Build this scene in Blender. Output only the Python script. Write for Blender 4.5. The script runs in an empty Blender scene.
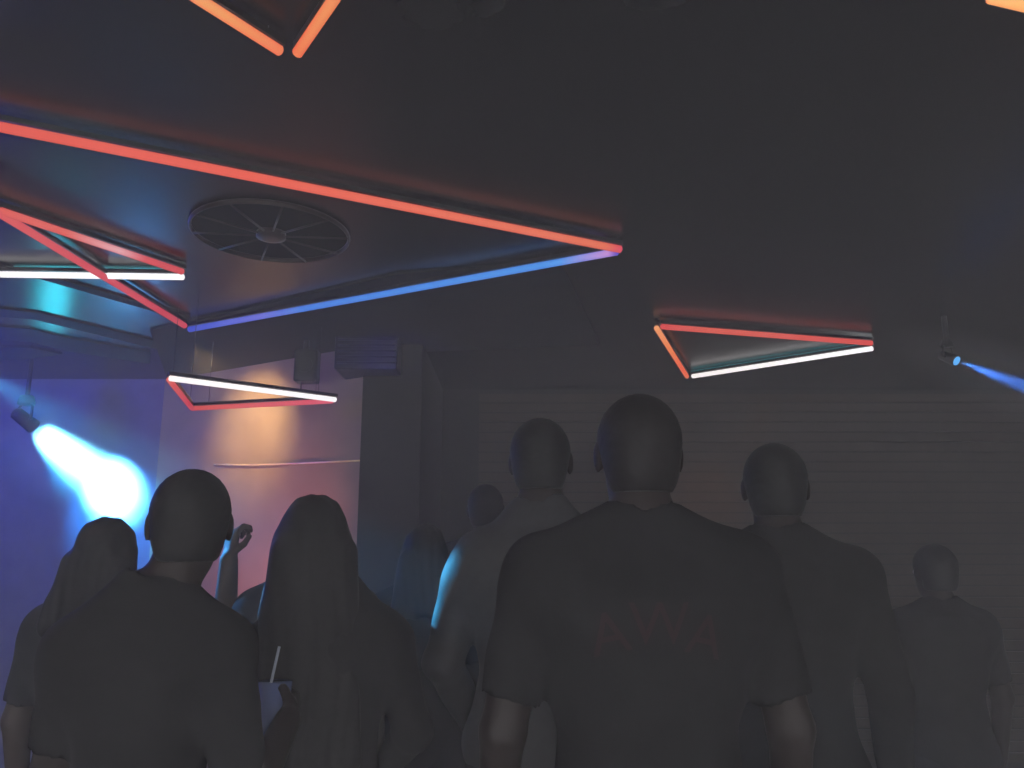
import bpy, bmesh, math, random
import numpy as np
from mathutils import Vector, Matrix, noise
random.seed(7); np.random.seed(7)
sc = bpy.context.scene
col = sc.collection

# ---------------------------------------------------------------- camera
CAM_Z = 1.5; PITCH = math.radians(11.7); FPX = 800.0
cam_d = bpy.data.cameras.new('camera'); cam = bpy.data.objects.new('camera', cam_d); col.objects.link(cam)
cam_d.sensor_width = 36.0; cam_d.lens = 36.0 * FPX / 1024.0; cam_d.clip_start = 0.02
cam.location = (0, 0, CAM_Z); cam.rotation_euler = (math.pi/2 + PITCH, 0, 0)
sc.camera = cam
# ---------------------------------------------------------------- exposure, world
sc.view_settings.view_transform = 'Standard'; sc.view_settings.look = 'None'
sc.view_settings.exposure = 0.0; sc.view_settings.gamma = 1.0; sc.view_settings.use_curve_mapping = False
sc.cycles.use_denoising = True
sc.cycles.max_bounces = 6; sc.cycles.diffuse_bounces = 3; sc.cycles.glossy_bounces = 3
sc.cycles.volume_bounces = 0; sc.cycles.transmission_bounces = 4; sc.cycles.transparent_max_bounces = 8
sc.cycles.sample_clamp_indirect = 3.0
w = bpy.data.worlds.new('world'); sc.world = w; w.use_nodes = True
bg = w.node_tree.nodes['Background']
AMB = 3.4
bg.inputs['Color'].default_value = (1.0, 0.985, 1.02, 1); bg.inputs['Strength'].default_value = AMB

def ray(px, py):
    cx, cy = (px-512)/FPX, (384-py)/FPX
    return Vector((cx, math.cos(PITCH) - cy*math.sin(PITCH), math.sin(PITCH) + cy*math.cos(PITCH)))
def at_y(px, py, y):
    d = ray(px, py); return Vector((0, 0, CAM_Z)) + d*(y/d.y)
def at_z(px, py, z):
    d = ray(px, py); return Vector((0, 0, CAM_Z)) + d*((z-CAM_Z)/d.z)

# ---------------------------------------------------------------- lamps that wash and beam
def spot(name, loc, target, color, power, size_deg, blend=0.5, radius=0.03, parent=None):
    l = bpy.data.lights.new(name, 'SPOT'); l.color = color; l.energy = power
    l.spot_size = math.radians(size_deg); l.spot_blend = blend; l.shadow_soft_size = radius
    o = bpy.data.objects.new(name, l); col.objects.link(o)
    loc = Vector(loc); d = (Vector(target) - loc).normalized()
    o.location = loc + d*0.0; o.rotation_euler = d.to_track_quat('-Z', 'Y').to_euler()
    return o
CEIL = 2.7
BEAM_SRC = at_y(34, 427, 5.05)
BEAM_HIT = at_y(106, 484, 5.58)
WARM_HIT = at_y(255, 425, 5.1)
RBEAM_SRC = at_y(957, 361, 4.0)
RBEAM_AIM = at_y(1075, 405, 3.55)
WASH_SRC = Vector((-3.3, 4.3, 2.3)); RIM_SRC = Vector((-3.3, 4.72, 2.58)); FILL = 0.5
spot('beam_light', BEAM_SRC, BEAM_HIT, (0.16, 0.72, 1.0), 15000, 30, 1.0, 0.075)
spot('beam_spill_light', BEAM_SRC, at_y(112, 512, 5.58), (0.03, 0.42, 1.0), 700, 58, 1.0, 0.03)
spot('added_ceiling_glow_light', BEAM_SRC, at_z(60, 296, CEIL), (0.03, 0.62, 0.8), 25, 46, 1.0, 0.08)  # added spot, makes the cyan highlight in the glossy ceiling
spot('rim_light', RIM_SRC, at_y(436, 632, 2.3), (0.06, 0.5, 1.0), 4500, 6.5, 0.5, 0.04)
spot('hand_light', (-3.2, 3.7, 2.3), at_y(240, 555, 2.5), (0.06, 0.4, 1.0), 900, 8, 0.6, 0.04)
spot('warm_wall_light', (-1.85, 4.45, 2.64), WARM_HIT, (1.0, 0.68, 0.26), 84, 66, 1.0, 0.05)
spot('low_wall_light', (-1.25, 3.9, 0.9), at_y(262, 520, 5.0), (1.0, 0.30, 0.24), 85, 72, 1.0, 0.05)
spot('slat_light', (1.7, 5.0, 2.5), at_y(703, 510, 5.95), (1.0, 0.5, 0.25), 16, 40, 1.0, 0.05)
spot('right_beam_light', RBEAM_SRC, RBEAM_AIM, (0.05, 0.24, 1.0), 520, 13, 0.8, 0.012)
def point(name, loc, color, power, radius):
    l = bpy.data.lights.new(name, 'POINT'); l.color = color; l.energy = power; l.shadow_soft_size = radius; l.specular_factor = 0.0
    o = bpy.data.objects.new(name, l); col.objects.link(o); o.location = loc
point('wash_light', WASH_SRC, (0.01, 0.035, 1.0), 62, 0.08)
for k, (x, y, z, e) in enumerate(((-2.6, -1.2, 0.7, 5), (2.6, -1.2, 0.7, 5), (0.5, -1.6, 0.6, 4), (-2.6, 1.0, 0.5, 3.5))):
    point('added_fill_light', (x, y, z), (1.0, 0.97, 1.0), e*FILL, 0.2)  # added unseen fill lights, lift the dark areas

# ---------------------------------------------------------------- materials
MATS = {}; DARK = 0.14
def mat(name, color, rough=0.7, spec=0.3, metal=0.0, noise_amt=0.0, noise_scale=8.0, bump=0.0, bump_scale=40.0, coat=0.0):
    if name in MATS: return MATS[name]
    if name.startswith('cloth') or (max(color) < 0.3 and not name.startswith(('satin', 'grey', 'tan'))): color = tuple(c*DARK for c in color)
    m = bpy.data.materials.new(name); m.use_nodes = True; nt = m.node_tree
    b = nt.nodes['Principled BSDF']
    b.inputs['Base Color'].default_value = (*color, 1); b.inputs['Roughness'].default_value = rough
    b.inputs['Specular IOR Level'].default_value = spec; b.inputs['Metallic'].default_value = metal
    b.inputs['Coat Weight'].default_value = coat
    tc = nt.nodes.new('ShaderNodeTexCoord')
    if noise_amt > 0:
        n = nt.nodes.new('ShaderNodeTexNoise'); n.inputs['Scale'].default_value = noise_scale; n.inputs['Detail'].default_value = 5
        r = nt.nodes.new('ShaderNodeValToRGB')
        lo = tuple(c*(1-noise_amt) for c in color); hi = tuple(min(1, c*(1+noise_amt)) for c in color)
        r.color_ramp.elements[0].position = 0.3; r.color_ramp.elements[1].position = 0.7
        r.color_ramp.elements[0].color = (*lo, 1); r.color_ramp.elements[1].color = (*hi, 1)
        nt.links.new(tc.outputs['Object'], n.inputs['Vector']); nt.links.new(n.outputs['Fac'], r.inputs['Fac'])
        nt.links.new(r.outputs['Color'], b.inputs['Base Color'])
    if bump > 0:
        n2 = nt.nodes.new('ShaderNodeTexNoise'); n2.inputs['Scale'].default_value = bump_scale; n2.inputs['Detail'].default_value = 4
        bp = nt.nodes.new('ShaderNodeBump'); bp.inputs['Strength'].default_value = bump; bp.inputs['Distance'].default_value = 0.01
        nt.links.new(tc.outputs['Object'], n2.inputs['Vector']); nt.links.new(n2.outputs['Fac'], bp.inputs['Height'])
        nt.links.new(bp.outputs['Normal'], b.inputs['Normal'])
    MATS[name] = m; return m

def emit_mat(name, stops, strength=1.0, edge=None):
    """Glowing diffuser tube; stops run along the tube (object X from 0 to 1 via generated coords)."""
    if name in MATS: return MATS[name]
    m = bpy.data.materials.new(name); m.use_nodes = True; nt = m.node_tree; nt.nodes.clear()
    out = nt.nodes.new('ShaderNodeOutputMaterial'); em = nt.nodes.new('ShaderNodeEmission')
    em.inputs['Strength'].default_value = strength
    tc = nt.nodes.new('ShaderNodeTexCoord'); sep = nt.nodes.new('ShaderNodeSeparateXYZ')
    nt.links.new(tc.outputs['Generated'], sep.inputs[0])
    r = nt.nodes.new('ShaderNodeValToRGB'); els = r.color_ramp.elements
    while len(els) < len(stops): els.new(0.5)
    for e, (p, c) in zip(els, stops): e.position = p; e.color = (*c, 1)
    nt.links.new(sep.outputs['Z'], r.inputs['Fac'])
    src = r.outputs['Color']
    if edge:
        lw = nt.nodes.new('ShaderNodeLayerWeight'); lw.inputs['Blend'].default_value = 0.35
        mx = nt.nodes.new('ShaderNodeMix'); mx.data_type = 'RGBA'
        nt.links.new(lw.outputs['Facing'], mx.inputs[0]); nt.links.new(src, mx.inputs[6]); mx.inputs[7].default_value = (*edge, 1)
        src = mx.outputs[2]
    nt.links.new(src, em.inputs['Color']); nt.links.new(em.outputs[0], out.inputs['Surface'])
    MATS[name] = m; return m

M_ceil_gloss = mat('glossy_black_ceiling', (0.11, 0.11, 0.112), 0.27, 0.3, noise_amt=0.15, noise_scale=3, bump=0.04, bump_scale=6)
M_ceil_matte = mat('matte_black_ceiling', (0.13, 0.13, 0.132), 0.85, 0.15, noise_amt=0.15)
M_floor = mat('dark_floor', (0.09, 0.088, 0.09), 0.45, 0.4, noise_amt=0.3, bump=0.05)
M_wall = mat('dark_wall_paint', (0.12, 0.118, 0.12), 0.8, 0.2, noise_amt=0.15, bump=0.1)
M_wall_blue = mat('grey_wall_blue_light_tint', (0.11, 0.12, 0.21), 0.8, 0.2, noise_amt=0.12, bump=0.1)  # blue wash light tinted into the grey wall colour
M_plaster = mat('tan_plaster', (0.29, 0.215, 0.165), 0.75, 0.2, noise_amt=0.1, noise_scale=5, bump=0.12, bump_scale=25)
M_slat = mat('brown_wood_slat', (0.29, 0.18, 0.12), 0.6, 0.3, noise_amt=0.3, noise_scale=4)
M_black = mat('black_metal', (0.06, 0.06, 0.062), 0.4, 0.4, noise_amt=0.1)
M_plastic = mat('black_plastic', (0.05, 0.05, 0.052), 0.5, 0.4, noise_amt=0.1)
M_rail = mat('brass_rail', (0.95, 0.75, 0.5), 0.3, 0.5, metal=0.3, noise_amt=0.1)

# ---------------------------------------------------------------- mesh helpers
def link_bm(name, bm, m, parent=None, smooth=False):
    me = bpy.data.meshes.new(name); bm.normal_update(); bm.to_mesh(me); bm.free()
    if smooth:
        for p in me.polygons: p.use_smooth = True
    me.materials.append(m)
    o = bpy.data.objects.new(name, me); col.objects.link(o)
    if parent: o.parent = parent
    return o
def empty(name, loc=(0,0,0), rz=0, label=None, cat=None, group=None):
    o = bpy.data.objects.new(name, None); col.objects.link(o); o.location = loc; o.rotation_euler = (0,0,rz)
    o.empty_display_size = 0.1
    return tag(o, label, cat, group)
def tag(o, label=None, cat=None, group=None, kind=None):
    if label: o['label'] = label
    if cat: o['category'] = cat
    if group: o['group'] = group
    if kind: o['kind'] = kind
    return o
def bm_box(bm, x0, x1, y0, y1, z0, z1, M=None, bevel=0):
    vs = [bm.verts.new((x, y, z)) for x in (x0, x1) for y in (y0, y1) for z in (z0, z1)]
    fs = [(0,1,3,2),(4,6,7,5),(0,4,5,1),(2,3,7,6),(0,2,6,4),(1,5,7,3)]
    faces = [bm.faces.new([vs[i] for i in f]) for f in fs]
    if bevel:
        es = list({e for f in faces for e in f.edges})
        r = bmesh.ops.bevel(bm, geom=es, offset=bevel, segments=2, affect='EDGES', profile=0.5)
    if M is not None:
        tgt = bm.verts if not bevel else bm.verts
        bmesh.ops.transform(bm, matrix=M, verts=vs if not bevel else list(bm.verts))
def box(name, x0, x1, y0, y1, z0, z1, m, parent=None, bevel=0):
    bm = bmesh.new(); bm_box(bm, x0, x1, y0, y1, z0, z1, None, bevel); return link_bm(name, bm, m, parent)
def bm_tube(bm, pts, r, n=12, cap=True, radii=None):
    pts = [Vector(p) for p in pts]; rings = []
    up = None
    for i, p in enumerate(pts):
        t = (pts[min(i+1, len(pts)-1)] - pts[max(i-1, 0)]).normalized()
        if up is None:
            up = Vector((0,0,1)) if abs(t.z) < 0.9 else Vector((1,0,0))
        a = t.cross(up).normalized(); b = a.cross(t).normalized(); up = b
        rr = radii[i] if radii else r
        rings.append([bm.verts.new(p + (a*math.cos(2*math.pi*k/n) + b*math.sin(2*math.pi*k/n))*rr) for k in range(n)])
    for A, B in zip(rings, rings[1:]):
        for k in range(n): bm.faces.new((A[k], A[(k+1)%n], B[(k+1)%n], B[k]))
    if cap:
        bm.faces.new(rings[0][::-1]); bm.faces.new(rings[-1])
def prism(name, pts, z0, z1, m, parent=None):
    """flat slab with polygon outline"""
    bm = bmesh.new()
    A = [bm.verts.new((p[0], p[1], z0)) for p in pts]; B = [bm.verts.new((p[0], p[1], z1)) for p in pts]
    bm.faces.new(A); bm.faces.new(B[::-1])
    n = len(pts)
    for k in range(n): bm.faces.new((A[k], B[k], B[(k+1)%n], A[(k+1)%n]))
    bmesh.ops.recalc_face_normals(bm, faces=bm.faces)
    return link_bm(name, bm, m, parent)

# ---------------------------------------------------------------- the room
XL, XR, YB, YF = -4.2, 4.6, 6.0, -2.6
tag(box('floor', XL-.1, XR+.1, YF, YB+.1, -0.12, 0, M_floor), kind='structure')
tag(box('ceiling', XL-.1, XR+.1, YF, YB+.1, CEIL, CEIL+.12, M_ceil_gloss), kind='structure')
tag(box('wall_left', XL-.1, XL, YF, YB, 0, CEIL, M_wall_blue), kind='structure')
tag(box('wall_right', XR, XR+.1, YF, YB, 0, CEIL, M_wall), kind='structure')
# back wall: grey with blue light tinted in on the left, dark paint behind the slats
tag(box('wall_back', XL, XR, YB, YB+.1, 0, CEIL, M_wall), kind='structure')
# grey partition behind the lamp, blue light tinted into its colour
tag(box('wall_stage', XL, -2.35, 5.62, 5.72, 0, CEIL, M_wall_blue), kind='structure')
# angled pale wall, warm-lit
wa = at_y(165, 382, 5.62); wb = at_y(366, 350, 4.62)
def wall_between(name, a, b, th, z0, z1, m):
    a = Vector((a[0], a[1], 0)); b = Vector((b[0], b[1], 0)); d = (b-a).normalized(); n = Vector((-d.y, d.x, 0))
    bm = bmesh.new()
    q = [a, b, b+n*th, a+n*th]
    A = [bm.verts.new((p.x, p.y, z0)) for p in q]; B = [bm.verts.new((p.x, p.y, z1)) for p in q]
    bm.faces.new(A); bm.faces.new(B)
    for k in range(4): bm.faces.new((A[k], A[(k+1)%4], B[(k+1)%4], B[k]))
    bmesh.ops.recalc_face_normals(bm, faces=bm.faces)
    return link_bm(name, bm, m)
tag(wall_between('wall_alcove', wa, wb, 0.12, 0, CEIL, M_plaster), kind='structure')
wd = (Vector((wb.x-wa.x, wb.y-wa.y, 0))).normalized(); wn = Vector((wd.y, -wd.x, 0))   # towards the camera
tag(box('wall_corner', wb.x-.005, wb.x+.34, wb.y-.03, YB-.01, 0, CEIL, M_wall), kind='structure')

# ceiling soffit beyond the big triangle (matte), and the dark matte bands on the far left of the ceiling
def ceil_slab(name, pix, drop=0.03, m=M_ceil_matte):
    pts = [at_z(x, y, CEIL-drop) for x, y in pix]
    return tag(prism(name, [(p.x, p.y) for p in pts], CEIL-drop, CEIL-0.001, m), kind='structure')
def clipY(p): return p
ceil_slab('ceiling_soffit', [(150, 330), (187, 322), (400, 274), (560, 262), (600, 345), (420, 352), (330, 356), (262, 366), (168, 381)], 0.010)
ceil_slab('ceiling_band', [(-120, 238), (36, 273), (190, 316), (190, 322), (36, 278), (-120, 242)], 0.010)
ceil_slab('ceiling_band', [(-120, 296), (38, 313), (160, 342), (160, 350), (36, 320), (-120, 306)], 0.010)
ceil_slab('ceiling_band', [(-120, 318), (30, 329), (66, 338), (150, 352), (150, 364), (66, 351), (30, 342), (-120, 336)], 0.010)
ceil_slab('ceiling_band', [(-120, 346), (30, 348), (62, 354.5), (30, 359), (-120, 368)], 0.010)

# slatted cladding on the back wall, right of the corner
slat = bmesh.new()
z = 0.05
while z < CEIL-0.08:
    bm_box(slat, -0.25, XR-.02, YB-0.018, YB-0.002, z, z+0.062); z += 0.075
tag(link_bm('slat_cladding', slat, M_slat), 'brown horizontal slat cladding across the dark back wall', 'wall cladding')
tag(bpy.data.objects['slat_cladding'], kind='thing')
# low counter below the rail? the thin lit rail fixed on the alcove wall
r0 = at_y(214, 466, 5.34); r1 = at_y(362, 460, 4.62)
def on_wall(px, py, off=0.03):
    d = ray(px, py); o = Vector((0,0,CAM_Z)); a = Vector((wa.x, wa.y, 0)); n = wn
    t = ((a + n*off - o).dot(n)) / d.dot(n); return o + d*t
rail = empty('wall_rail', on_wall(290, 463, 0.0), 0, 'thin brass picture rail along the warm lit wall behind the crowd', 'rail')
bm = bmesh.new()
rp = [on_wall(x, y, 0.014) - rail.location for x, y in ((214, 464.5), (250, 465), (290, 463.8), (330, 462), (361, 460.5))]
bm_tube(bm, rp, 0.005, 8); link_bm('rail_bar', bm, M_rail, rail, True)
for x, y in ((222, 464.8), (290, 463.8), (355, 461)):
    bm = bmesh.new(); bm_tube(bm, [on_wall(x, y, 0.0) - rail.location, on_wall(x, y, 0.014) - rail.location], 0.005, 8)
    link_bm('rail_bracket', bm, M_rail, rail, True)

# ---------------------------------------------------------------- triangular tube lights
R_ = {'red': emit_mat('red_tube_glow', [(0, (0.75, 0.08, 0.09)), (0.2, (0.76, 0.13, 0.10)), (1, (0.76, 0.10, 0.10))], 0.95, (0.75, 0.05, 0.05)),
      'redorange': emit_mat('red_to_orange_tube_glow', [(0, (0.78, 0.11, 0.09)), (0.45, (0.84, 0.13, 0.09)), (0.97, (0.86, 0.24, 0.13)), (1, (0.8, 0.06, 0.18))], 1.0, (0.65, 0.06, 0.05)),
      'pink': emit_mat('pink_red_tube_glow', [(0, (0.86, 0.14, 0.10)), (1, (0.86, 0.12, 0.20))], 0.9, (0.6, 0.04, 0.08)),
      'pinkhot': emit_mat('pink_tube_glow_with_white_middle', [(0, (0.86, 0.12, 0.10)), (0.45, (0.86, 0.16, 0.14)), (0.68, (1.0, 0.55, 0.6)), (0.8, (0.86, 0.12, 0.15)), (1, (0.8, 0.11, 0.13))], 0.9, (0.6, 0.04, 0.06)),
      'orange': emit_mat('orange_tube_glow', [(0, (0.92, 0.40, 0.15)), (0.5, (0.90, 0.36, 0.13)), (1, (0.88, 0.27, 0.12))], 1.0, (0.85, 0.09, 0.04)),
      'amber': emit_mat('amber_tube_glow', [(0, (1.0, 0.50, 0.17)), (1, (1.0, 0.50, 0.17))], 1.1, (0.8, 0.12, 0.04)),
      'white': emit_mat('white_tube_glow', [(0, (1.0, 0.92, 0.90)), (1, (0.95, 0.97, 1.0))], 1.3, (0.75, 0.7, 0.72)),
      'blue': emit_mat('blue_tube_glow', [(0, (0.07, 0.07, 0.6)), (0.10, (0.16, 0.18, 0.75)), (0.22, (0.26, 0.24, 0.78)), (0.33, (0.08, 0.29, 0.83)), (0.9, (0.08, 0.32, 0.83)), (0.985, (0.6, 0.3, 0.7)), (1, (0.06, 0.04, 0.55))], 1.0, (0.03, 0.08, 0.6))}
TZ = CEIL - 0.045
M_teal = emit_mat('added_teal_glow', [(0, (0.03, 0.45, 0.5)), (1, (0.03, 0.45, 0.5))], 2.0)  # added glow that colours the ceiling above the white tubes
def light_tube(root, a, b, key, r, lab, back=False):
    """one glowing diffuser tube, its black channel above it"""
    d = b - a; L = d.length; mid = a
    t = bpy.data.objects.new('light_tube', None)
    bm = bmesh.new(); n = 14
    bm_tube(bm, [(0,0,0), (0,0,0.004), (0,0,L-0.004), (0,0,L)], r, n, True, [r*0.7, r, r, r*0.7])
    o = link_bm('light_tube', bm, R_[key], root, True)
    o.location = a - root.location; o.rotation_mode = 'QUATERNION'; o.rotation_quaternion = d.to_track_quat('Z', 'Y')
    o['label'] = lab
    # black channel carrying the tube, a sub-part
    bm = bmesh.new(); q = o.rotation_quaternion
    up = q.inverted() @ Vector((0,0,1)); sd = Vector((0,0,1)).cross(up).normalized()
    c = up*(r*1.15+0.008)
    vs = []
    for zz in (-0.004, L+0.004):
        for s1, s2 in ((-1,-1),(1,-1),(1,1),(-1,1)): vs.append(bm.verts.new(Vector((0,0,zz)) + c + sd*(s1*r*0.75) + up*(s2*0.008)))
    for f in ((0,1,2,3),(4,7,6,5),(0,4,5,1),(1,5,6,2),(2,6,7,3),(3,7,4,0)): bm.faces.new([vs[i] for i in f])
    bmesh.ops.recalc_face_normals(bm, faces=bm.faces)
    ch = link_bm('channel', bm, M_black, o)
    if back:   # added teal strip on top of the channel, makes the ceiling glow
        bm = bmesh.new(); c = up*(r*1.15+0.0165); vs = []
        for zz in (0.0, L):
            for s1, s2 in ((-1,-1),(1,-1),(1,1),(-1,1)): vs.append(bm.verts.new(Vector((0,0,zz)) + c + sd*(s1*r*0.6) + up*(s2*0.001)))
        for f in ((0,1,2,3),(4,7,6,5),(0,4,5,1),(1,5,6,2),(2,6,7,3),(3,7,4,0)): bm.faces.new([vs[i] for i in f])
        bmesh.ops.recalc_face_normals(bm, faces=bm.faces)
        bo = link_bm('added_glow_strip', bm, M_teal, o); bo['label'] = 'added teal strip for the ceiling glow'
def triangle_light(edges, r, label, z=TZ):
    pts = [at_z(*e[0], z) for e in edges]
    c = sum((Vector(p) for p in pts), Vector())/len(pts); c.z = CEIL
    root = empty('triangle_light', c, 0, label, 'ceiling light', 'triangular tube lights hung under the ceiling')
    for p0, p1, key, lab in edges:
        a, b = at_z(*p0, z), at_z(*p1, z)
        d = (b-a).normalized()
        light_tube(root, a, b, key, r, lab, back=(key == 'white' and z > 2.5))
        for f in (0.12, 0.88):   # hangers up to the ceiling
            bm = bmesh.new(); q = a.lerp(b, f) - root.location
            bm_tube(bm, [q + Vector((0,0,r+0.012)), Vector((q.x, q.y, 0.0))], 0.0014, 6); link_bm('hanger', bm, M_black, root, True)
    return root
# the big one: C off the frame to the left
triangle_light([((-202, 87), (621, 249.5), 'redorange', 'red to orange glowing tube'),
                ((189, 329.5), (618, 251.5), 'blue', 'blue glowing tube'),
                ((-202, 91), (185, 326), 'pink', 'pink red glowing tube')], 0.0148,
               'large triangle of tube lights with long red-orange, blue and pink sides', TZ)
triangle_light([((0-60, 190.5), (183, 272), 'pinkhot', 'pink red glowing tube'),
                ((-165, 272), (184, 277), 'white', 'white glowing tube'),
                ((-160, 268), (-66, 190), 'pink', 'pink red glowing tube')], 0.0138,
               'triangle of tube lights with white lower side crossing inside the largest triangle', TZ+0.008)
triangle_light([((169, 378.2), (336, 399.8), 'white', 'white glowing tube'),
                ((169, 379.5), (192, 408.5), 'pink', 'pink glowing tube'),
                ((192, 408.5), (333, 401.0), 'pink', 'pink glowing tube')], 0.0138,
               'small triangle of white and pink tubes before the warm lit wall', 2.3)
triangle_light([((661, 326.6), (872, 343.2), 'red', 'red glowing tube'),
                ((656.5, 328), (687, 376.5), 'orange', 'orange glowing tube'),
                ((692, 376.4), (873, 348.4), 'white', 'white glowing tube')], 0.0148,
               'small triangle of red, orange and white tubes above the brown slat cladding', TZ)
triangle_light([((150, -32), (281, 51.5), 'orange', 'orange glowing tube'),
                ((297, 53.5), (362, -42), 'orange', 'orange glowing tube'),
                ((354, -46), (156, -36), 'orange', 'orange glowing tube')], 0.0130,
               'orange triangle of tubes above, cut by the top edge', TZ)
triangle_light([((990, -4), (1190, 44), 'amber', 'amber glowing tube'),
                ((1186, 38), (1130, -60), 'amber', 'amber glowing tube'),
                ((1126, -62), (988, -8), 'amber', 'amber glowing tube')], 0.0155,
               'amber triangle of tubes at the top right corner', TZ)

# hook and hanging wire in front of the warm wall, black bracket box above
p = at_y(305, 372, 4.5)
br = empty('ceiling_speaker', (p.x, p.y, CEIL), 0, 'small black wall speaker hanging above the small white and pink triangle', 'speaker')
bm = bmesh.new(); bm_box(bm, -0.055, 0.075, -0.05, 0.06, -0.26, -0.07, None, 0.012); link_bm('cabinet', bm, M_plastic, br)
bm = bmesh.new(); bm_tube(bm, [(0,0,-0.08), (0,0,-0.001)], 0.016, 10); link_bm('mount', bm, M_black, br)
bm = bmesh.new(); bm_tube(bm, [(-0.01, -0.03, -0.25), (-0.012, -0.03, -0.40)], 0.004, 8); link_bm('cable', bm, M_black, br)
bm = bmesh.new(); bm_tube(bm, [(0.01, -0.052, -0.165), (0.01, -0.058, -0.165)], 0.045, 20); link_bm('grille', bm, M_black, br)

# glossy ribbed duct (air unit) beyond it
dm = mat('satin_dark_metal', (0.015, 0.015, 0.03), 0.35, 0.2, metal=0.0, noise_amt=0.1, bump=0.15, bump_scale=5)
p0, p1 = at_y(334, 352, 4.4), at_y(396, 382, 4.4)
du = empty('air_unit', ((p0.x+p1.x)/2, 4.55, CEIL), 0, 'dark box air unit with blue sheen under the ceiling near the warm wall', 'air unit')
hw = (p1.x-p0.x)/2
bm = bmesh.new(); bm_box(bm, -hw, hw, -0.14, 0.2, -0.20, -0.002, None, 0.01); link_bm('casing', bm, dm, du)
for k in range(5):
    bm = bmesh.new(); bm_tube(bm, [(-hw*0.9, -0.146, -0.165+k*0.034), (hw*0.96, -0.146, -0.165+k*0.034)], 0.007, 8); link_bm('vent_slat', bm, dm, du, True)
spot('duct_light', (-1.45, 3.3, 1.9), (p1.x-.05, 4.4, 2.6), (0.12, 0.1, 1.0), 160, 14, 1.0, 0.05)

# ---------------------------------------------------------------- round ceiling fan grille
fc = at_z(271, 238, CEIL-0.03)
e1 = at_z(197, 240, CEIL-0.03); FR = (e1-fc).length
fan = empty('ceiling_vent', (fc.x, fc.y, CEIL), 0, 'round black ceiling vent with spokes inside the largest light triangle', 'ceiling vent')
M_vent = mat('vent_metal', (0.2, 0.13, 0.11), 0.35, 0.4, metal=0.2, noise_amt=0.1)
bm = bmesh.new(); nR = 48
prev = None; first = None
for i in range(nR):
    a = 2*math.pi*i/nR; ring = []
    for k in range(8):
        b = 2*math.pi*k/8; rr = FR + 0.006*math.cos(b); ring.append(bm.verts.new((rr*math.cos(a), rr*math.sin(a), -0.012 + 0.010*math.sin(b))))
    if prev:
        for k in range(8): bm.faces.new((prev[k], prev[(k+1)%8], ring[(k+1)%8], ring[k]))
    else: first = ring
    prev = ring
for k in range(8): bm.faces.new((prev[k], prev[(k+1)%8], first[(k+1)%8], first[k]))
link_bm('rim', bm, M_vent, fan, True)
bm = bmesh.new(); bmesh.ops.create_circle(bm, cap_ends=True, radius=FR*0.985, segments=48, matrix=Matrix.Translation((0,0,-0.004)))
r = bmesh.ops.extrude_face_region(bm, geom=list(bm.faces)); bmesh.ops.translate(bm, vec=(0,0,0.003), verts=[v for v in r['geom'] if isinstance(v, bmesh.types.BMVert)])
link_bm('recess', bm, mat('dark_void', (0.02, 0.02, 0.02), 0.9, 0.05), fan)
for k in range(10):
    a = math.radians(78 + 36*k); bm = bmesh.new()
    bm_tube(bm, [(0.05*math.cos(a), 0.05*math.sin(a), -0.022), (FR*math.cos(a), FR*math.sin(a), -0.02)], 0.0038, 8); link_bm('spoke', bm, M_vent, fan, True)
bm = bmesh.new(); bm_tube(bm, [(0,0,-0.008), (0,0,-0.03), (0,0,-0.036)], 0, 20, True, [0.055, 0.055, 0.03]); link_bm('hub', bm, M_vent, fan, True)

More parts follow.
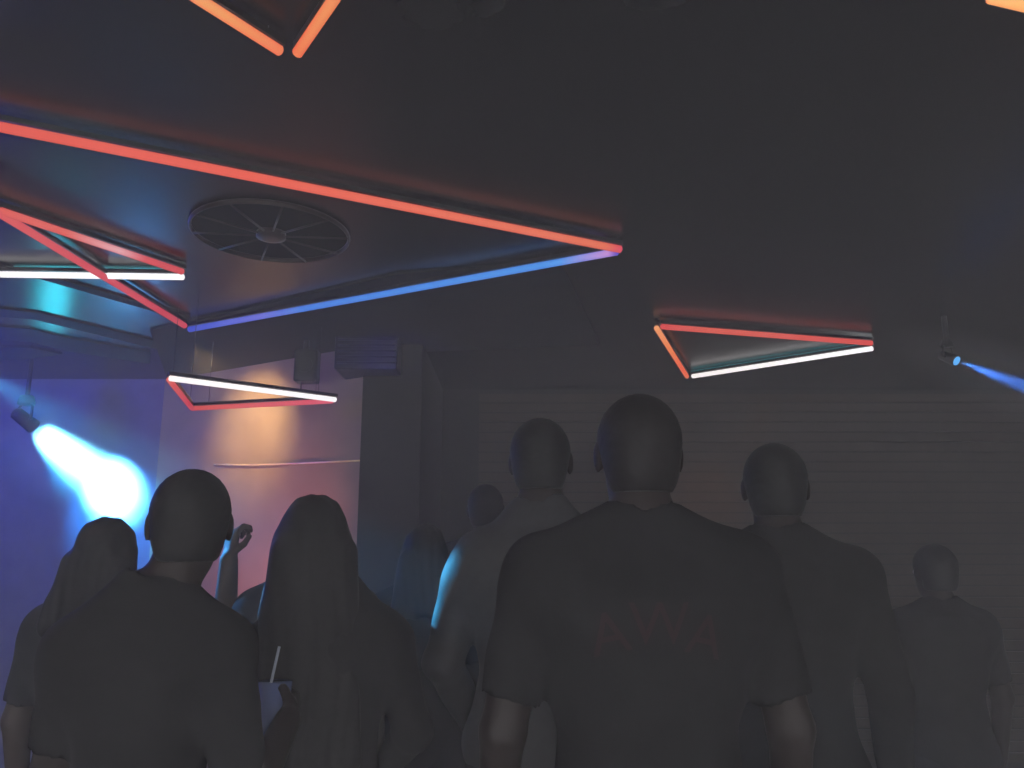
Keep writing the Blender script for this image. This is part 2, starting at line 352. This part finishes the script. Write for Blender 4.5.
# ---------------------------------------------------------------- stage lamps
M_lens_b = emit_mat('lamp_lens_blue_white', [(0, (0.4, 0.9, 1.0)), (1, (0.4, 0.9, 1.0))], 8.0)
M_lens_r = emit_mat('lamp_lens_blue', [(0, (0.10, 0.45, 1.0)), (1, (0.10, 0.45, 1.0))], 1.2)
def moving_head(loc, target, label, lens, s=1.0):
    loc = Vector(loc); d = (Vector(target)-loc).normalized()
    back = loc - d*0.10*s
    root = empty('stage_lamp', (back.x, back.y, CEIL), 0, label, 'stage lamp')
    q = d.to_track_quat('Z', 'Y').to_matrix().to_4x4()
    def place(bm, name, m, smooth=False, parent=root):
        o = link_bm(name, bm, m, parent, smooth); return o
    bm = bmesh.new(); pts = [(0,0,-0.10*s), (0,0,-0.085*s), (0,0,0.04*s), (0,0,0.085*s), (0,0,0.095*s)]
    bm_tube(bm, pts, 0, 20, True, [0.03*s, 0.05*s, 0.055*s, 0.06*s, 0.06*s])
    bmesh.ops.transform(bm, matrix=q, verts=bm.verts); bmesh.ops.translate(bm, vec=(0,0,back.z-CEIL), verts=bm.verts)
    body = place(bm, 'lamp_body', M_plastic, True)
    bm = bmesh.new(); bm_tube(bm, [(0,0,0.0955*s), (0,0,0.0975*s)], 0.048*s, 20)
    bmesh.ops.transform(bm, matrix=q, verts=bm.verts); bmesh.ops.translate(bm, vec=(0,0,back.z-CEIL), verts=bm.verts)
    link_bm('lens', bm, lens, body, False)
    # yoke: two arms and a cross-piece, then the base at the ceiling
    hz = back.z-CEIL; side = d.cross(Vector((0,0,1))).normalized()
    for sgn in (-1, 1):
        bm = bmesh.new(); a = side*sgn*0.075*s
        bm_tube(bm, [a*0.8+Vector((0,0,hz)), a+Vector((0,0,hz)), a+Vector((0,0,hz+0.10*s)), side*sgn*0.05*s+Vector((0,0,hz+0.125*s))], 0.011*s, 8)
        place(bm, 'yoke_arm', M_black, True)
    bm = bmesh.new(); bm_tube(bm, [(0,0,hz+0.115*s), (0,0,hz+0.135*s), (0,0,min(hz+0.19*s, -0.02))], 0, 16, True, [0.062*s, 0.065*s, 0.05*s]); place(bm, 'lamp_base', M_plastic, True)
    bm = bmesh.new(); bm_tube(bm, [(0,0,min(hz+0.18*s, -0.03)), (0,0,-0.001)], 0.014, 10); place(bm, 'drop_pole', M_black, True)
    return root
moving_head(BEAM_SRC, BEAM_HIT, 'black stage lamp throwing the bright white-blue beam at left', M_lens_b, 0.8)
moving_head(RBEAM_SRC, RBEAM_AIM, 'small black stage lamp throwing a blue beam at the right edge', M_lens_r, 0.5)
# the rim-light lamp and the warm spot lamps

# ---------------------------------------------------------------- haze
hz = bpy.data.materials.new('thin_haze'); hz.use_nodes = True; nt = hz.node_tree; nt.nodes.clear()
out = nt.nodes.new('ShaderNodeOutputMaterial'); vs_ = nt.nodes.new('ShaderNodeVolumeScatter')
vs_.inputs['Density'].default_value = 0.07; vs_.inputs['Anisotropy'].default_value = 0.0
vs_.inputs['Color'].default_value = (0.61, 0.61, 0.64, 1)
nt.links.new(vs_.outputs[0], out.inputs['Volume'])
hb = box('haze', XL+.01, XR-.01, YF+.02, YB-.001, 0.005, CEIL-.001, hz)
tag(hb, 'thin smoke haze filling the dark room, blue around the stage lamp', 'haze', kind='stuff')
def plume(a, b, ra, dens, label, n=0.5):
    # a thicker drift of smoke, soft at its edge, lying along the lamp's beam
    a = Vector(a); b = Vector(b); m = bpy.data.materials.new('smoke_drift'); m.use_nodes = True; nt = m.node_tree; nt.nodes.clear()
    out = nt.nodes.new('ShaderNodeOutputMaterial'); vs = nt.nodes.new('ShaderNodeVolumeScatter')
    tc = nt.nodes.new('ShaderNodeTexCoord'); ln = nt.nodes.new('ShaderNodeVectorMath'); ln.operation = 'LENGTH'
    nt.links.new(tc.outputs['Object'], ln.inputs[0])
    mr = nt.nodes.new('ShaderNodeMapRange'); mr.interpolation_type = 'SMOOTHSTEP'
    mr.inputs[1].default_value = 0.35; mr.inputs[2].default_value = 1.0; mr.inputs[3].default_value = dens; mr.inputs[4].default_value = 0.0
    nt.links.new(ln.outputs['Value'], mr.inputs[0]); nt.links.new(mr.outputs[0], vs.inputs['Density'])
    vs.inputs['Color'].default_value = (0.95, 0.95, 0.97, 1); nt.links.new(vs.outputs[0], out.inputs['Volume'])
    bm = bmesh.new(); bmesh.ops.create_icosphere(bm, subdivisions=3, radius=1.0)
    o = link_bm('smoke_drift', bm, m); o.location = (a+b)/2; d = b-a
    o.rotation_mode = 'QUATERNION'; o.rotation_quaternion = d.to_track_quat('Z', 'Y'); o.scale = (ra, ra, d.length/2)
    return tag(o, label, 'haze', kind='stuff')
bd = (BEAM_HIT-BEAM_SRC)
plume(BEAM_SRC - bd*0.25, BEAM_HIT + bd*0.05, 0.40, 0.7, 'dense drift of smoke along the white-blue beam at left')
rd = (RBEAM_AIM-RBEAM_SRC)
plume(RBEAM_SRC - rd*0.9, RBEAM_SRC + rd*2.0, 0.22, 0.4, 'drift of smoke along the blue beam at the right edge')

# ---------------------------------------------------------------- people: signed-distance bodies
def capsule(P, a, b, ra, rb):
    a = np.array(a, np.float32); b = np.array(b, np.float32); ab = b-a; L2 = float(ab@ab)+1e-9
    t = np.clip(((P-a)@ab)/L2, 0, 1); return np.linalg.norm(P-a-t[..., None]*ab, axis=-1) - (ra+(rb-ra)*t)
def ellipsoid(P, c, r, R=None):
    q = P-np.array(c, np.float32)
    if R is not None: q = q@np.array(R, np.float32)
    r = np.array(r, np.float32); k0 = np.linalg.norm(q/r, axis=-1); k1 = np.linalg.norm(q/(r*r), axis=-1)
    return k0*(k0-1)/np.maximum(k1, 1e-6)
class SDF:
    def __init__(s, lo, hi, h):
        s.h = h; s.lo = np.array(lo, np.float32); n = np.ceil((np.array(hi)-np.array(lo))/h).astype(int)+1
        s.ax = [s.lo[i]+np.arange(n[i], dtype=np.float32)*h for i in range(3)]; s.v = np.full(n, 1.0, np.float32)
    def _win(s, lo, hi):
        return [slice(max(0, int((lo[i]-s.lo[i])/s.h)-1), min(len(s.ax[i]), int((hi[i]-s.lo[i])/s.h)+3)) for i in range(3)]
    def _apply(s, lo, hi, f, k, op):
        w_ = s._win(lo, hi)
        if any(x.stop <= x.start for x in w_): return
        P = np.stack(np.meshgrid(*[s.ax[i][w_[i]] for i in range(3)], indexing='ij'), -1)
        d = f(P); v = s.v[w_[0], w_[1], w_[2]]
        if op == 'add':
            hh = np.clip(0.5+0.5*(v-d)/k, 0, 1); r = v*(1-hh)+d*hh-k*hh*(1-hh)
        else:
            hh = np.clip(0.5-0.5*(v+d)/k, 0, 1); r = v*(1-hh)-d*hh+k*hh*(1-hh)
        s.v[w_[0], w_[1], w_[2]] = r
    def cap(s, a, b, ra, rb, k=0.02, op='add'):
        m = max(ra, rb)+k+0.03; lo = np.minimum(a, b)-m; hi = np.maximum(a, b)+m
        s._apply(lo, hi, lambda P: capsule(P, a, b, ra, rb), k, op)
    def ell(s, c, r, k=0.02, op='add', R=None):
        m = max(r)+k+0.03; s._apply(np.array(c)-m, np.array(c)+m, lambda P: ellipsoid(P, c, r, R), k, op)
    def cut(s, c, n):   # keep the side the normal points to
        X, Y, Z = np.meshgrid(*s.ax, indexing='ij'); d = (X-c[0])*n[0]+(Y-c[1])*n[1]+(Z-c[2])*n[2]
        s.v = np.maximum(s.v, -d.astype(np.float32))
    def mesh(s, name):
        v = s.v; v[0]=v[-1]=1; v[:,0]=v[:,-1]=1; v[:,:,0]=v[:,:,-1]=1
        n = v.shape; ins = v < 0
        cnt = np.zeros((n[0]-1, n[1]-1, n[2]-1), int); cor = {}
        for i in (0,1):
            for j in (0,1):
                for k in (0,1):
                    cnt += ins[i:n[0]-1+i, j:n[1]-1+j, k:n[2]-1+k]
        act = (cnt > 0) & (cnt < 8); idx = np.full(act.shape, -1, int); ijk = np.argwhere(act); idx[act] = np.arange(len(ijk))
        acc = np.zeros((len(ijk), 3)); num = np.zeros(len(ijk))
        cs = [(i,j,k) for i in (0,1) for j in (0,1) for k in (0,1)]
        for a in cs:
            for ax in range(3):
                if a[ax]: continue
                b = list(a); b[ax] = 1
                va = v[ijk[:,0]+a[0], ijk[:,1]+a[1], ijk[:,2]+a[2]]; vb = v[ijk[:,0]+b[0], ijk[:,1]+b[1], ijk[:,2]+b[2]]
                m = (va < 0) != (vb < 0); t = va/np.where(m, va-vb, 1)
                p = np.array(a, float)[None, :].repeat(len(ijk), 0); p[:, ax] += t
                acc[m] += p[m]; num[m] += 1
        V = s.lo + (ijk + acc/num[:, None])*s.h
        F = []
        for ax in range(3):
            o1, o2 = (ax+1)%3, (ax+2)%3
            sl = [slice(1, n[i]-1) for i in range(3)]; sl[ax] = slice(0, n[ax]-1)
            A = ins[tuple(sl)]; sl2 = list(sl); sl2[ax] = slice(1, n[ax]); B = ins[tuple(sl2)]
            for flip, mm in ((False, A & ~B), (True, B & ~A)):
                e = np.argwhere(mm)
                if not len(e): continue
                e = e + np.array([0 if i == ax else 1 for i in range(3)])
                q = []
                for d1, d2 in ((-1,-1),(0,-1),(0,0),(-1,0)):
                    c = e.copy(); c[:, o1] += d1; c[:, o2] += d2; q.append(idx[c[:,0], c[:,1], c[:,2]])
                q = np.stack(q, 1); F.append(q[:, ::-1] if flip else q)
        F = np.concatenate(F)
        me = bpy.data.meshes.new(name); me.vertices.add(len(V)); me.vertices.foreach_set('co', V.astype(np.float32).ravel())
        me.loops.add(F.size); me.loops.foreach_set('vertex_index', F.astype(np.int32).ravel())
        me.polygons.add(len(F)); me.polygons.foreach_set('loop_start', np.arange(0, F.size, 4, dtype=np.int32))
        me.polygons.foreach_set('loop_total', np.full(len(F), 4, np.int32))
        me.polygons.foreach_set('use_smooth', np.ones(len(F), bool))
        me.update(calc_edges=True); me.validate(); return me

def V3(*a): return np.array(a, float)
def rotz(p, a, c=(0,0)):
    x, y = p[0]-c[0], p[1]-c[1]; return V3(c[0]+x*math.cos(a)-y*math.sin(a), c[1]+x*math.sin(a)+y*math.cos(a), p[2])
def hand(sd, wrist, d, palm, side, curl=0.5, s=1.0):
    """wrist point, unit direction of the fingers, palm normal, side = +1/-1 where the thumb is"""
    d = np.array(d, float)/np.linalg.norm(d); palm = np.array(palm, float); palm -= d*(palm@d); palm /= np.linalg.norm(palm)
    sv = np.cross(d, palm)*side
    base = np.array(wrist)
    for o in (-0.027, -0.009, 0.009, 0.027):
        sd.cap(base+d*0.015*s+sv*o*0.6*s, base+d*0.085*s+sv*o*s, 0.014*s, 0.0125*s, 0.012)
    lens = {0.030: 0.068, 0.011: 0.078, -0.008: 0.072, -0.027: 0.056}
    for i, (o, L) in enumerate(lens.items()):
        p = base+d*0.088*s+sv*o*s; ang = 0.0
        for j, f in enumerate((0.45, 0.32, 0.23)):
            ang += curl*(0.7+0.15*i)*(1.0 if j else 0.7)
            dd = d*math.cos(ang)+palm*math.sin(ang)+sv*o*1.2
            q = p+dd*L*f*s; sd.cap(p, q, (0.0095-0.001*j)*s, (0.0088-0.001*j)*s, 0.003); p = q
    p = base+d*0.028*s+sv*0.026*s
    q = p+(d*0.55+sv*0.6+palm*0.45)*0.042*s; sd.cap(p, q, 0.014*s, 0.011*s, 0.008)
    sd.cap(q, q+(d*0.85+sv*0.1+palm*0.45)*0.032*s, 0.011*s, 0.0085*s, 0.003)

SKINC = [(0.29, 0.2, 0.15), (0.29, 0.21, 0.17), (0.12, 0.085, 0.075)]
def person(hx, hy, hz_, rz, label, look, arms=None, hair='short', hair_col=(0.05, 0.045, 0.042), shirt=(0.1, 0.1, 0.105), trousers=(0.06, 0.065, 0.085),
           skin=1, build=1.0, hair_len=0.35, head_yaw=0.0, head_off=(0,0), vox=0.0075, shirt_kind='tee', hair_w=1.0, stance=0.10, sh_drop=0.0, extras=None, gloss=0.85):
    """hz_ = world height of the head's centre; the figure is scaled so its feet stand on the floor, facing +Y"""
    S = hz_/1.64
    root = bpy.data.objects.new('person', None); col.objects.link(root); tag(root, label, 'person')
    ox, oy = head_off[0]*S, head_off[1]*S
    root.location = (hx-(ox*math.cos(rz)-oy*math.sin(rz)), hy-(ox*math.sin(rz)+oy*math.cos(rz)), 0); root.rotation_euler = (0, 0, rz)
    sc_ = lambda p: np.array(p, float)*S
    W = build
    shz = 1.43-sh_drop
    J = dict(hip=1.0*0.93, )
    arms = arms or {}
    default = lambda sg: (V3(sg*.235*W, -.01, 1.14), V3(sg*.25*W, .07, .89))
    body = SDF(sc_((-.62,-.45,-.02)), sc_((.62,.62,2.05)), vox)
    def C(sd, a, b, ra, rb, k=.03): sd.cap(sc_(a), sc_(b), ra*S, rb*S, k*S)
    def E(sd, c, r, k=.03, op='add'): sd.ell(sc_(c), tuple(x*S for x in r), k*S, op)
    hx0, hy0 = head_off; hc = V3(hx0, hy0, 1.64)
    def torso(sd, g=0.0, k=.05):
        E(sd, (0, 0, 1.26), ((.155*W)+g, .105+g, .20+g), k)
        C(sd, (-.12*W, 0, 1.36), (.12*W, 0, 1.36), .095+g, .095+g, k)
        C(sd, (-.16*W, -.005, shz-.02), (.16*W, -.005, shz-.02), .058+g, .058+g, k)
        C(sd, (0, -.01, 1.38), (0, -.015, 1.47), .10+g, .062+g, k)
        for sg in (-1, 1): C(sd, (sg*.035, -.025, 1.515), (sg*.15*W, -.01, shz-.005), .030+g*.8, .048+g, .03)
        E(sd, (0, 0, 1.06), (.135*W+g, .098+g, .14+g), k)
    def hips(sd, g=0.0, k=.05):
        E(sd, (0, -.005, .93), (.168*W+g, .118+g, .13+g), k)
    def legs(sd, g=0.0, k=.03):
        for sg in (-1, 1):
            C(sd, (sg*.085, 0, .88), (sg*stance, .01, .5), .092+g, .058+g, k)
            C(sd, (sg*stance, .01, .5), (sg*(stance+.005), -.02, .32), .056+g, .053+g, k)
            C(sd, (sg*(stance+.005), -.02, .32), (sg*(stance+.01), -.02, .10), .052+g, .036+g, k)
    def arm(sd, sg, g=0.0, upto=2, k=.025):
        el, wr = arms.get(sg, default(sg)); sh = V3(sg*.18*W, -.005, shz-.015)
        C(sd, sh, el, .052+g, .041+g, k)
        if upto == 1: return
        e2 = el+(wr-el)*(1.0 if upto == 2 else .35)
        C(sd, el, e2, .041+g, .029+g if upto == 2 else .037+g, .015)
    torso(body); hips(body); legs(body)
    for sg in (-1, 1):
        arm(body, sg)
        el, wr = arms.get(sg, default(sg)); d = wr-el
        hd = arms.get(('hand', sg), (d, V3(-sg, .15, 0), 1, 0.5))
        hand(body, sc_(wr), hd[0], hd[1], hd[2]*sg if False else hd[2], hd[3], S)
        a = V3(sg*(stance+.01), -.02, .07)
        C(body, a, V3(sg*(stance+.03), .13, .035), .042, .034, .02); C(body, a, V3(sg*(stance+.01), -.05, .04), .04, .036, .02)
    # neck and head
    C(body, (0, -.015, 1.44), (hx0*.8, hy0*.8-.005, 1.57), .062*W**.5, .056, .03)
    ca, sa = math.cos(head_yaw), math.sin(head_yaw)
    def H(x, y, z): return V3(hc[0]+x*ca-y*sa, hc[1]+x*sa+y*ca, hc[2]+z)
    Rm = np.array([[ca,-sa,0],[sa,ca,0],[0,0,1]])
    def HE(sd, c, r, k=.01, op='add'): sd.ell(sc_(H(*c)), tuple(x*S for x in r), k*S, op, Rm)
    HE(body, (0, -.012, .022), (.074, .092, .086), .02)
    HE(body, (0, .030, -.035), (.056, .060, .080), .03)
    HE(body, (0, .068, -.088), (.024, .020, .018), .02)
    HE(body, (0, .080, .020), (.045, .014, .012), .015)
    C(body, H(0, .088, .015), H(0, .108, -.030), .008, .012, .01)
    for sg in (-1, 1):
        HE(body, (sg*.018, .098, -.033), (.009, .009, .008), .008)
        HE(body, (sg*.078, -.004, -.004), (.010, .019, .032), .008)
        HE(body, (sg*.030, .090, -.002), (.015, .012, .010), .008, 'sub')
    HE(body, (0, .092, -.057), (.022, .010, .006), .008); HE(body, (0, .094, -.068), (.019, .010, .006), .008)
    me = body.mesh('body')
    def add(name, me, m, parent=root):
        me.materials.append(m); o = bpy.data.objects.new(name, me); col.objects.link(o); o.parent = parent; return o
    sk = SKINC[skin]
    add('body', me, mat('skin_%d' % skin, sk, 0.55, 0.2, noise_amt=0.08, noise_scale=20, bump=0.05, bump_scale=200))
    for sg in (-1, 1):
        bm = bmesh.new(); c = sc_(H(sg*.030, .083, -.002)); bmesh.ops.create_uvsphere(bm, u_segments=12, v_segments=8, radius=.0115*S, matrix=Matrix.Translation(Vector(c)))
        link_bm('eye', bm, mat('eye_white', (0.6, 0.6, 0.6), 0.2, 0.5), root, True)
    # shirt
    sh = SDF(sc_((-.60,-.45,.6)), sc_((.60,.60,1.75)), vox)
    torso(sh, .017)
    hips(sh, .017)
    for sg in (-1, 1):
        arm(sh, sg, .012 if shirt_kind != 'dress' else .01, {'tee': 3, 'jacket': 2, 'dress': 2}[shirt_kind])
        if shirt_kind == 'tee':      # loose short sleeve ends above the elbow
            pass
    sh.cut(sc_((0, 0, .80)), (0, 0, 1))
    if shirt_kind == 'tee':
        for sg in (-1, 1):
            el, wr = arms.get(sg, default(sg)); s0 = V3(sg*.18*W, -.005, shz-.015); c = s0+(el-s0)*.78; nrm = (s0-el)/np.linalg.norm(s0-el)
            # remove everything of the sleeve beyond the hem
            sh.cap(sc_(c-nrm*.075), sc_(el-nrm*.25*0), .0745*S, .0745*S, .004, 'sub'); sh.cap(sc_(el), sc_(wr), .07*S, .06*S, .004, 'sub')
    # neckline
    sh.cap(sc_((0, .0, 1.525)), sc_((hx0*.7, hy0*.7+.01, 1.68)), .066*S, .085*S, .006, 'sub')
    # folds
    X, Y, Z = np.meshgrid(*sh.ax, indexing='ij')
    f = (np.sin(X*31+np.sin(Z*13)*2.0+Y*17)*np.sin(Z*29+X*11+hx*5)*.0022 + np.sin(Z*55+X*37*np.sin(hx*3+1))*.0008).astype(np.float32)
    sh.v += f; del X, Y, Z
    nm = {'tee': 't_shirt', 'jacket': 'jacket', 'dress': 'long_sleeve_top'}[shirt_kind]
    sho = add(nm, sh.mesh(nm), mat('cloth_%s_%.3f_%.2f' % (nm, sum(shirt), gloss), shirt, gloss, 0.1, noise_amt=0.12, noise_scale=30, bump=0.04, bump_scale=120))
    # trousers and shoes
    tr = SDF(sc_((-.3,-.22,.02)), sc_((.3,.22,1.02)), vox*1.2)
    hips(tr, .009); legs(tr, .014); tr.cut(sc_((0,0,.98)), (0,0,-1)); tr.cut(sc_((0,0,.085)), (0,0,1))
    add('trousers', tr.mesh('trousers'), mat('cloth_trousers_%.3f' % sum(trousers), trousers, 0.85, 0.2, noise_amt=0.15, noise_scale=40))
    for sg in (-1, 1):
        so = SDF(sc_((sg*stance-.1,-.14,-.01)), sc_((sg*stance+.14,.25,.18)), vox)
        a = V3(sg*(stance+.01), -.02, .075); C(so, a, V3(sg*(stance+.03), .14, .042), .052, .043, .02); C(so, a, V3(sg*(stance+.01), -.055, .045), .05, .045, .02)
        so.cut(sc_((0,0,.002)), (0,0,1)); so.cut(sc_((0,0,.125)), (0,0,-1))
        add('shoe', so.mesh('shoe'), mat('shoe_leather', (0.05, 0.05, 0.05), 0.5, 0.4, noise_amt=0.1))
    # hair
    ha = SDF(sc_(hc-V3(.30,.35,.75)), sc_(hc+V3(.30,.25,.20)), vox*0.8)
    if hair == 'short':
        HE(ha, (0, -.014, .026), (.081, .099, .091), .01); HE(ha, (0, -.03, -.03), (.070, .075, .075), .02)
        # face and neck openings
        ha.ell(sc_(H(0, .088, -.045)), tuple(x*S for x in (.085, .075, .105)), .006, 'sub', Rm)
        for sg in (-1, 1): HE(ha, (sg*.085, .02, -.045), (.030, .048, .050), .005, 'sub')
        ha.cut(sc_(H(0,0,-.075)), (0,0,1))
    else:
        L = hair_len
        HE(ha, (0, -.014, .028), (.086*hair_w, .104, .094), .01)
        HE(ha, (0, -.045, -.06), (.088*hair_w, .075, .11), .03)
        C2 = lambda a, b, ra, rb: ha.cap(sc_(a), sc_(b), ra*S, rb*S, .03*S)
        for sx in (-.055, -.02, .02, .055):
            C2(H(sx*hair_w, -.055, -.04), H(sx*1.75*hair_w, -.10-.02*math.cos(sx*20), -.12-L*.9), .055*hair_w, .038*hair_w)
        for sg in (-1, 1):
            C2(H(sg*.068*hair_w, -.01, .0), H(sg*.10*hair_w, -.055, -.16-L*.35), .028*hair_w, .032)
        ha.ell(sc_(H(0, .098, -.05)), tuple(x*S for x in (.062, .085, .105)), .006, 'sub', Rm)
    X, Y, Z = np.meshgrid(*ha.ax, indexing='ij')
    if hair == 'short': ha.v += (np.sin(X*260)*np.sin(Y*240)*np.sin(Z*250)*.0012).astype(np.float32)
    else: ha.v += (np.sin(X*190+np.sin(Z*14)*2)*.0012+np.sin((X+Y)*90+Z*9)*.0015).astype(np.float32)
    del X, Y, Z
    add('hair', ha.mesh('hair'), mat('hair_%.3f' % sum(hair_col), hair_col, 0.6, 0.12, noise_amt=0.2, noise_scale=60))
    root['_S'] = S
    del root['_S']
    return root, sho, S, H

def head_at(px, py, y):
    p = at_y(px, py, y); return p.x, p.y, p.z
# man at left, back of the head to us
man, _t, S1, _h = person(*head_at(190, 525, 1.62), 0.12, 'man with cropped hair seen from behind, a silhouette below the bright blue beam', None,
       hair_col=(0.075, 0.073, 0.075), shirt=(0.078, 0.078, 0.082), build=0.76, skin=2, head_yaw=0.22, head_off=(0.055, 0), sh_drop=0.03,
       arms={1: (V3(.215, -.06, 1.10), V3(.262, .12, 1.225)), ('hand', 1): (V3(.0, 1, .1), V3(-1, 0, 0), 1, 0.95), -1: (V3(-.175, .02, 1.15), V3(-.10, .22, 1.10))})
# long-haired woman
person(*head_at(313, 540, 2.05), 0.30, 'woman with long dark hair over her shoulders, before the warm lit wall', None,
       hair='long', hair_col=(0.072, 0.068, 0.072), hair_len=0.46, hair_w=1.03, head_off=(-0.06, 0.0), shirt=(0.075, 0.072, 0.08), shirt_kind='dress', build=0.86, sh_drop=0.06,
       arms={1: (V3(.225, -.01, 1.14), V3(.18, .2, 1.0)), -1: (V3(-.20, .05, 1.14), V3(-.14, .22, 1.02))})
# person raising an arm between those two
person(*head_at(311, 540, 2.5), 0.1, 'person raising one hand beside the head, between the cropped man and the long-haired woman', None,
       hair='long', hair_len=0.12, hair_col=(0.06, 0.06, 0.07), shirt=(0.14, 0.16, 0.22), shirt_kind='tee', build=0.92, vox=0.006, skin=1,
       arms={-1: (V3(-.262, .02, 1.335), V3(-.265, .03, 1.575)), ('hand', -1): (V3(.05, 0.1, 1), V3(.75, .6, 0), -1, 1.35)})
# long-haired person at left
person(*head_at(107, 555, 2.4), 0.0, 'hazy blue person with chin-length hair below the bright beam', None,
       hair='long', hair_len=0.10, hair_w=1.02, hair_col=(0.07, 0.07, 0.08), shirt=(0.10, 0.11, 0.13), shirt_kind='tee', build=0.95)
# centre man with the cyan lit shoulder
person(*head_at(541, 462, 2.3), -0.15, 'man in a jacket whose left shoulder and sleeve catch cyan light', None,
       hair_col=(0.065, 0.065, 0.065), shirt=(0.27, 0.27, 0.29), shirt_kind='jacket', build=1.13, sh_drop=0.10, gloss=0.6, skin=2, arms={-1: (V3(-.262, .0, 1.12), V3(-.21, .16, .94)), 1: (V3(.225, .0, 1.10), V3(.2, .16, .92))})
# tall man with red lettering on his back
tall, tee, S6, _ = person(*head_at(638, 455, 1.6), 0.05, 'tall man with faint red arched letters on the back of his black t-shirt', None,
       hair_col=(0.07, 0.06, 0.058), shirt=(0.072, 0.072, 0.074), build=1.12, skin=2)
person(*head_at(425, 553, 3.15), 0.1, 'short dim person standing behind between the long-haired woman and the cyan lit jacket', None,
       hair='long', hair_len=0.12, hair_col=(0.06, 0.06, 0.065), shirt=(0.08, 0.08, 0.09), build=0.9, skin=2)
person(*head_at(486, 510, 3.8), -0.1, 'dim person whose head shows above the cyan lit shoulder', None,
       hair_col=(0.07, 0.07, 0.075), shirt=(0.09, 0.09, 0.1), build=0.95, skin=2)
person(*head_at(775, 488, 2.15), -0.2, 'dark person standing right of the tall man, before the slat cladding', None,
       hair_col=(0.062, 0.062, 0.062), shirt=(0.075, 0.075, 0.077), build=1.0, shirt_kind='jacket', skin=2)
person(*head_at(934, 572, 3.0), 0.1, 'short dark person farthest right in the crowd', None,
       hair_col=(0.08, 0.08, 0.08), shirt=(0.085, 0.08, 0.08), build=1.0, skin=2)

# red arched letters printed on the back of the tall man's shirt: A W A, seated on the cloth
bpy.context.view_layer.update()
M_letter = mat('dull_red_print', (0.13, 0.05, 0.058), 0.8, 0.2, noise_amt=0.1)
def letter(ch, x, z, tilt, size):
    cu = bpy.data.curves.new('print_letter', 'FONT'); cu.body = ch; cu.size = size; cu.align_x = 'CENTER'; cu.align_y = 'CENTER'; cu.resolution_u = 3
    tmp = bpy.data.objects.new('tmp', cu); col.objects.link(tmp); bpy.context.view_layer.update()
    me = bpy.data.meshes.new_from_object(tmp.evaluated_get(bpy.context.evaluated_depsgraph_get())); bpy.data.objects.remove(tmp); bpy.data.curves.remove(cu)
    bm = bmesh.new(); bm.from_mesh(me); bpy.data.meshes.remove(me)
    bmesh.ops.triangulate(bm, faces=bm.faces)
    for _ in range(2): bmesh.ops.subdivide_edges(bm, edges=[e for e in bm.edges if e.calc_length() > 0.012], cuts=1); bmesh.ops.triangulate(bm, faces=bm.faces)
    ca, sa = math.cos(tilt), math.sin(tilt)
    for v in bm.verts:
        lx, lz = v.co.x*ca-v.co.y*sa+x, v.co.x*sa+v.co.y*ca+z
        ok, hit, nrm, _i = tee.ray_cast(Vector((lx, -1.0, lz)), Vector((0, 1, 0)))
        v.co = (hit - Vector((0, 0.0025, 0))) if ok else Vector((lx, -0.12, lz))
    o = link_bm('print_letter', bm, M_letter, tee)
    o['label'] = 'dull red letter'
for ch, x, z, t in (('A', -.085, 1.335, .22), ('W', 0.0, 1.352, 0.0), ('A', .082, 1.330, -.25)):
    letter(ch, x*S6/1.0, z*S6*0.985, t, 0.105)

# drink held low between the man and the woman
bpy.context.view_layer.update(); gp = man.matrix_world @ Vector((.218*S1, .205*S1, 1.24*S1))
gl = bpy.data.materials.new('clear_plastic'); gl.use_nodes = True; b = gl.node_tree.nodes['Principled BSDF']
b.inputs['Transmission Weight'].default_value = 0.6; b.inputs['Roughness'].default_value = 0.15; b.inputs['Base Color'].default_value = (0.25, 0.32, 0.6, 1)
cup = empty('drink_cup', (gp.x, gp.y, gp.z-0.06), 0, 'clear plastic cup with a white straw in the right hand of the cropped man', 'cup')
bm = bmesh.new(); bm_tube(bm, [(0,0,0), (0,0,.002), (0,0,.11), (0,0,.11), (0,0,.006)], 0, 24, True, [.026, .027, .036, .034, .025]); link_bm('cup_body', bm, gl, cup, True)
bm = bmesh.new(); bm_tube(bm, [(-.012, 0, .01), (-.004, -.02, .11), (.012, -.03, .185)], .003, 8); link_bm('straw', bm, mat('white_straw', (0.3, 0.33, 0.4), 0.4, 0.4), cup, True)
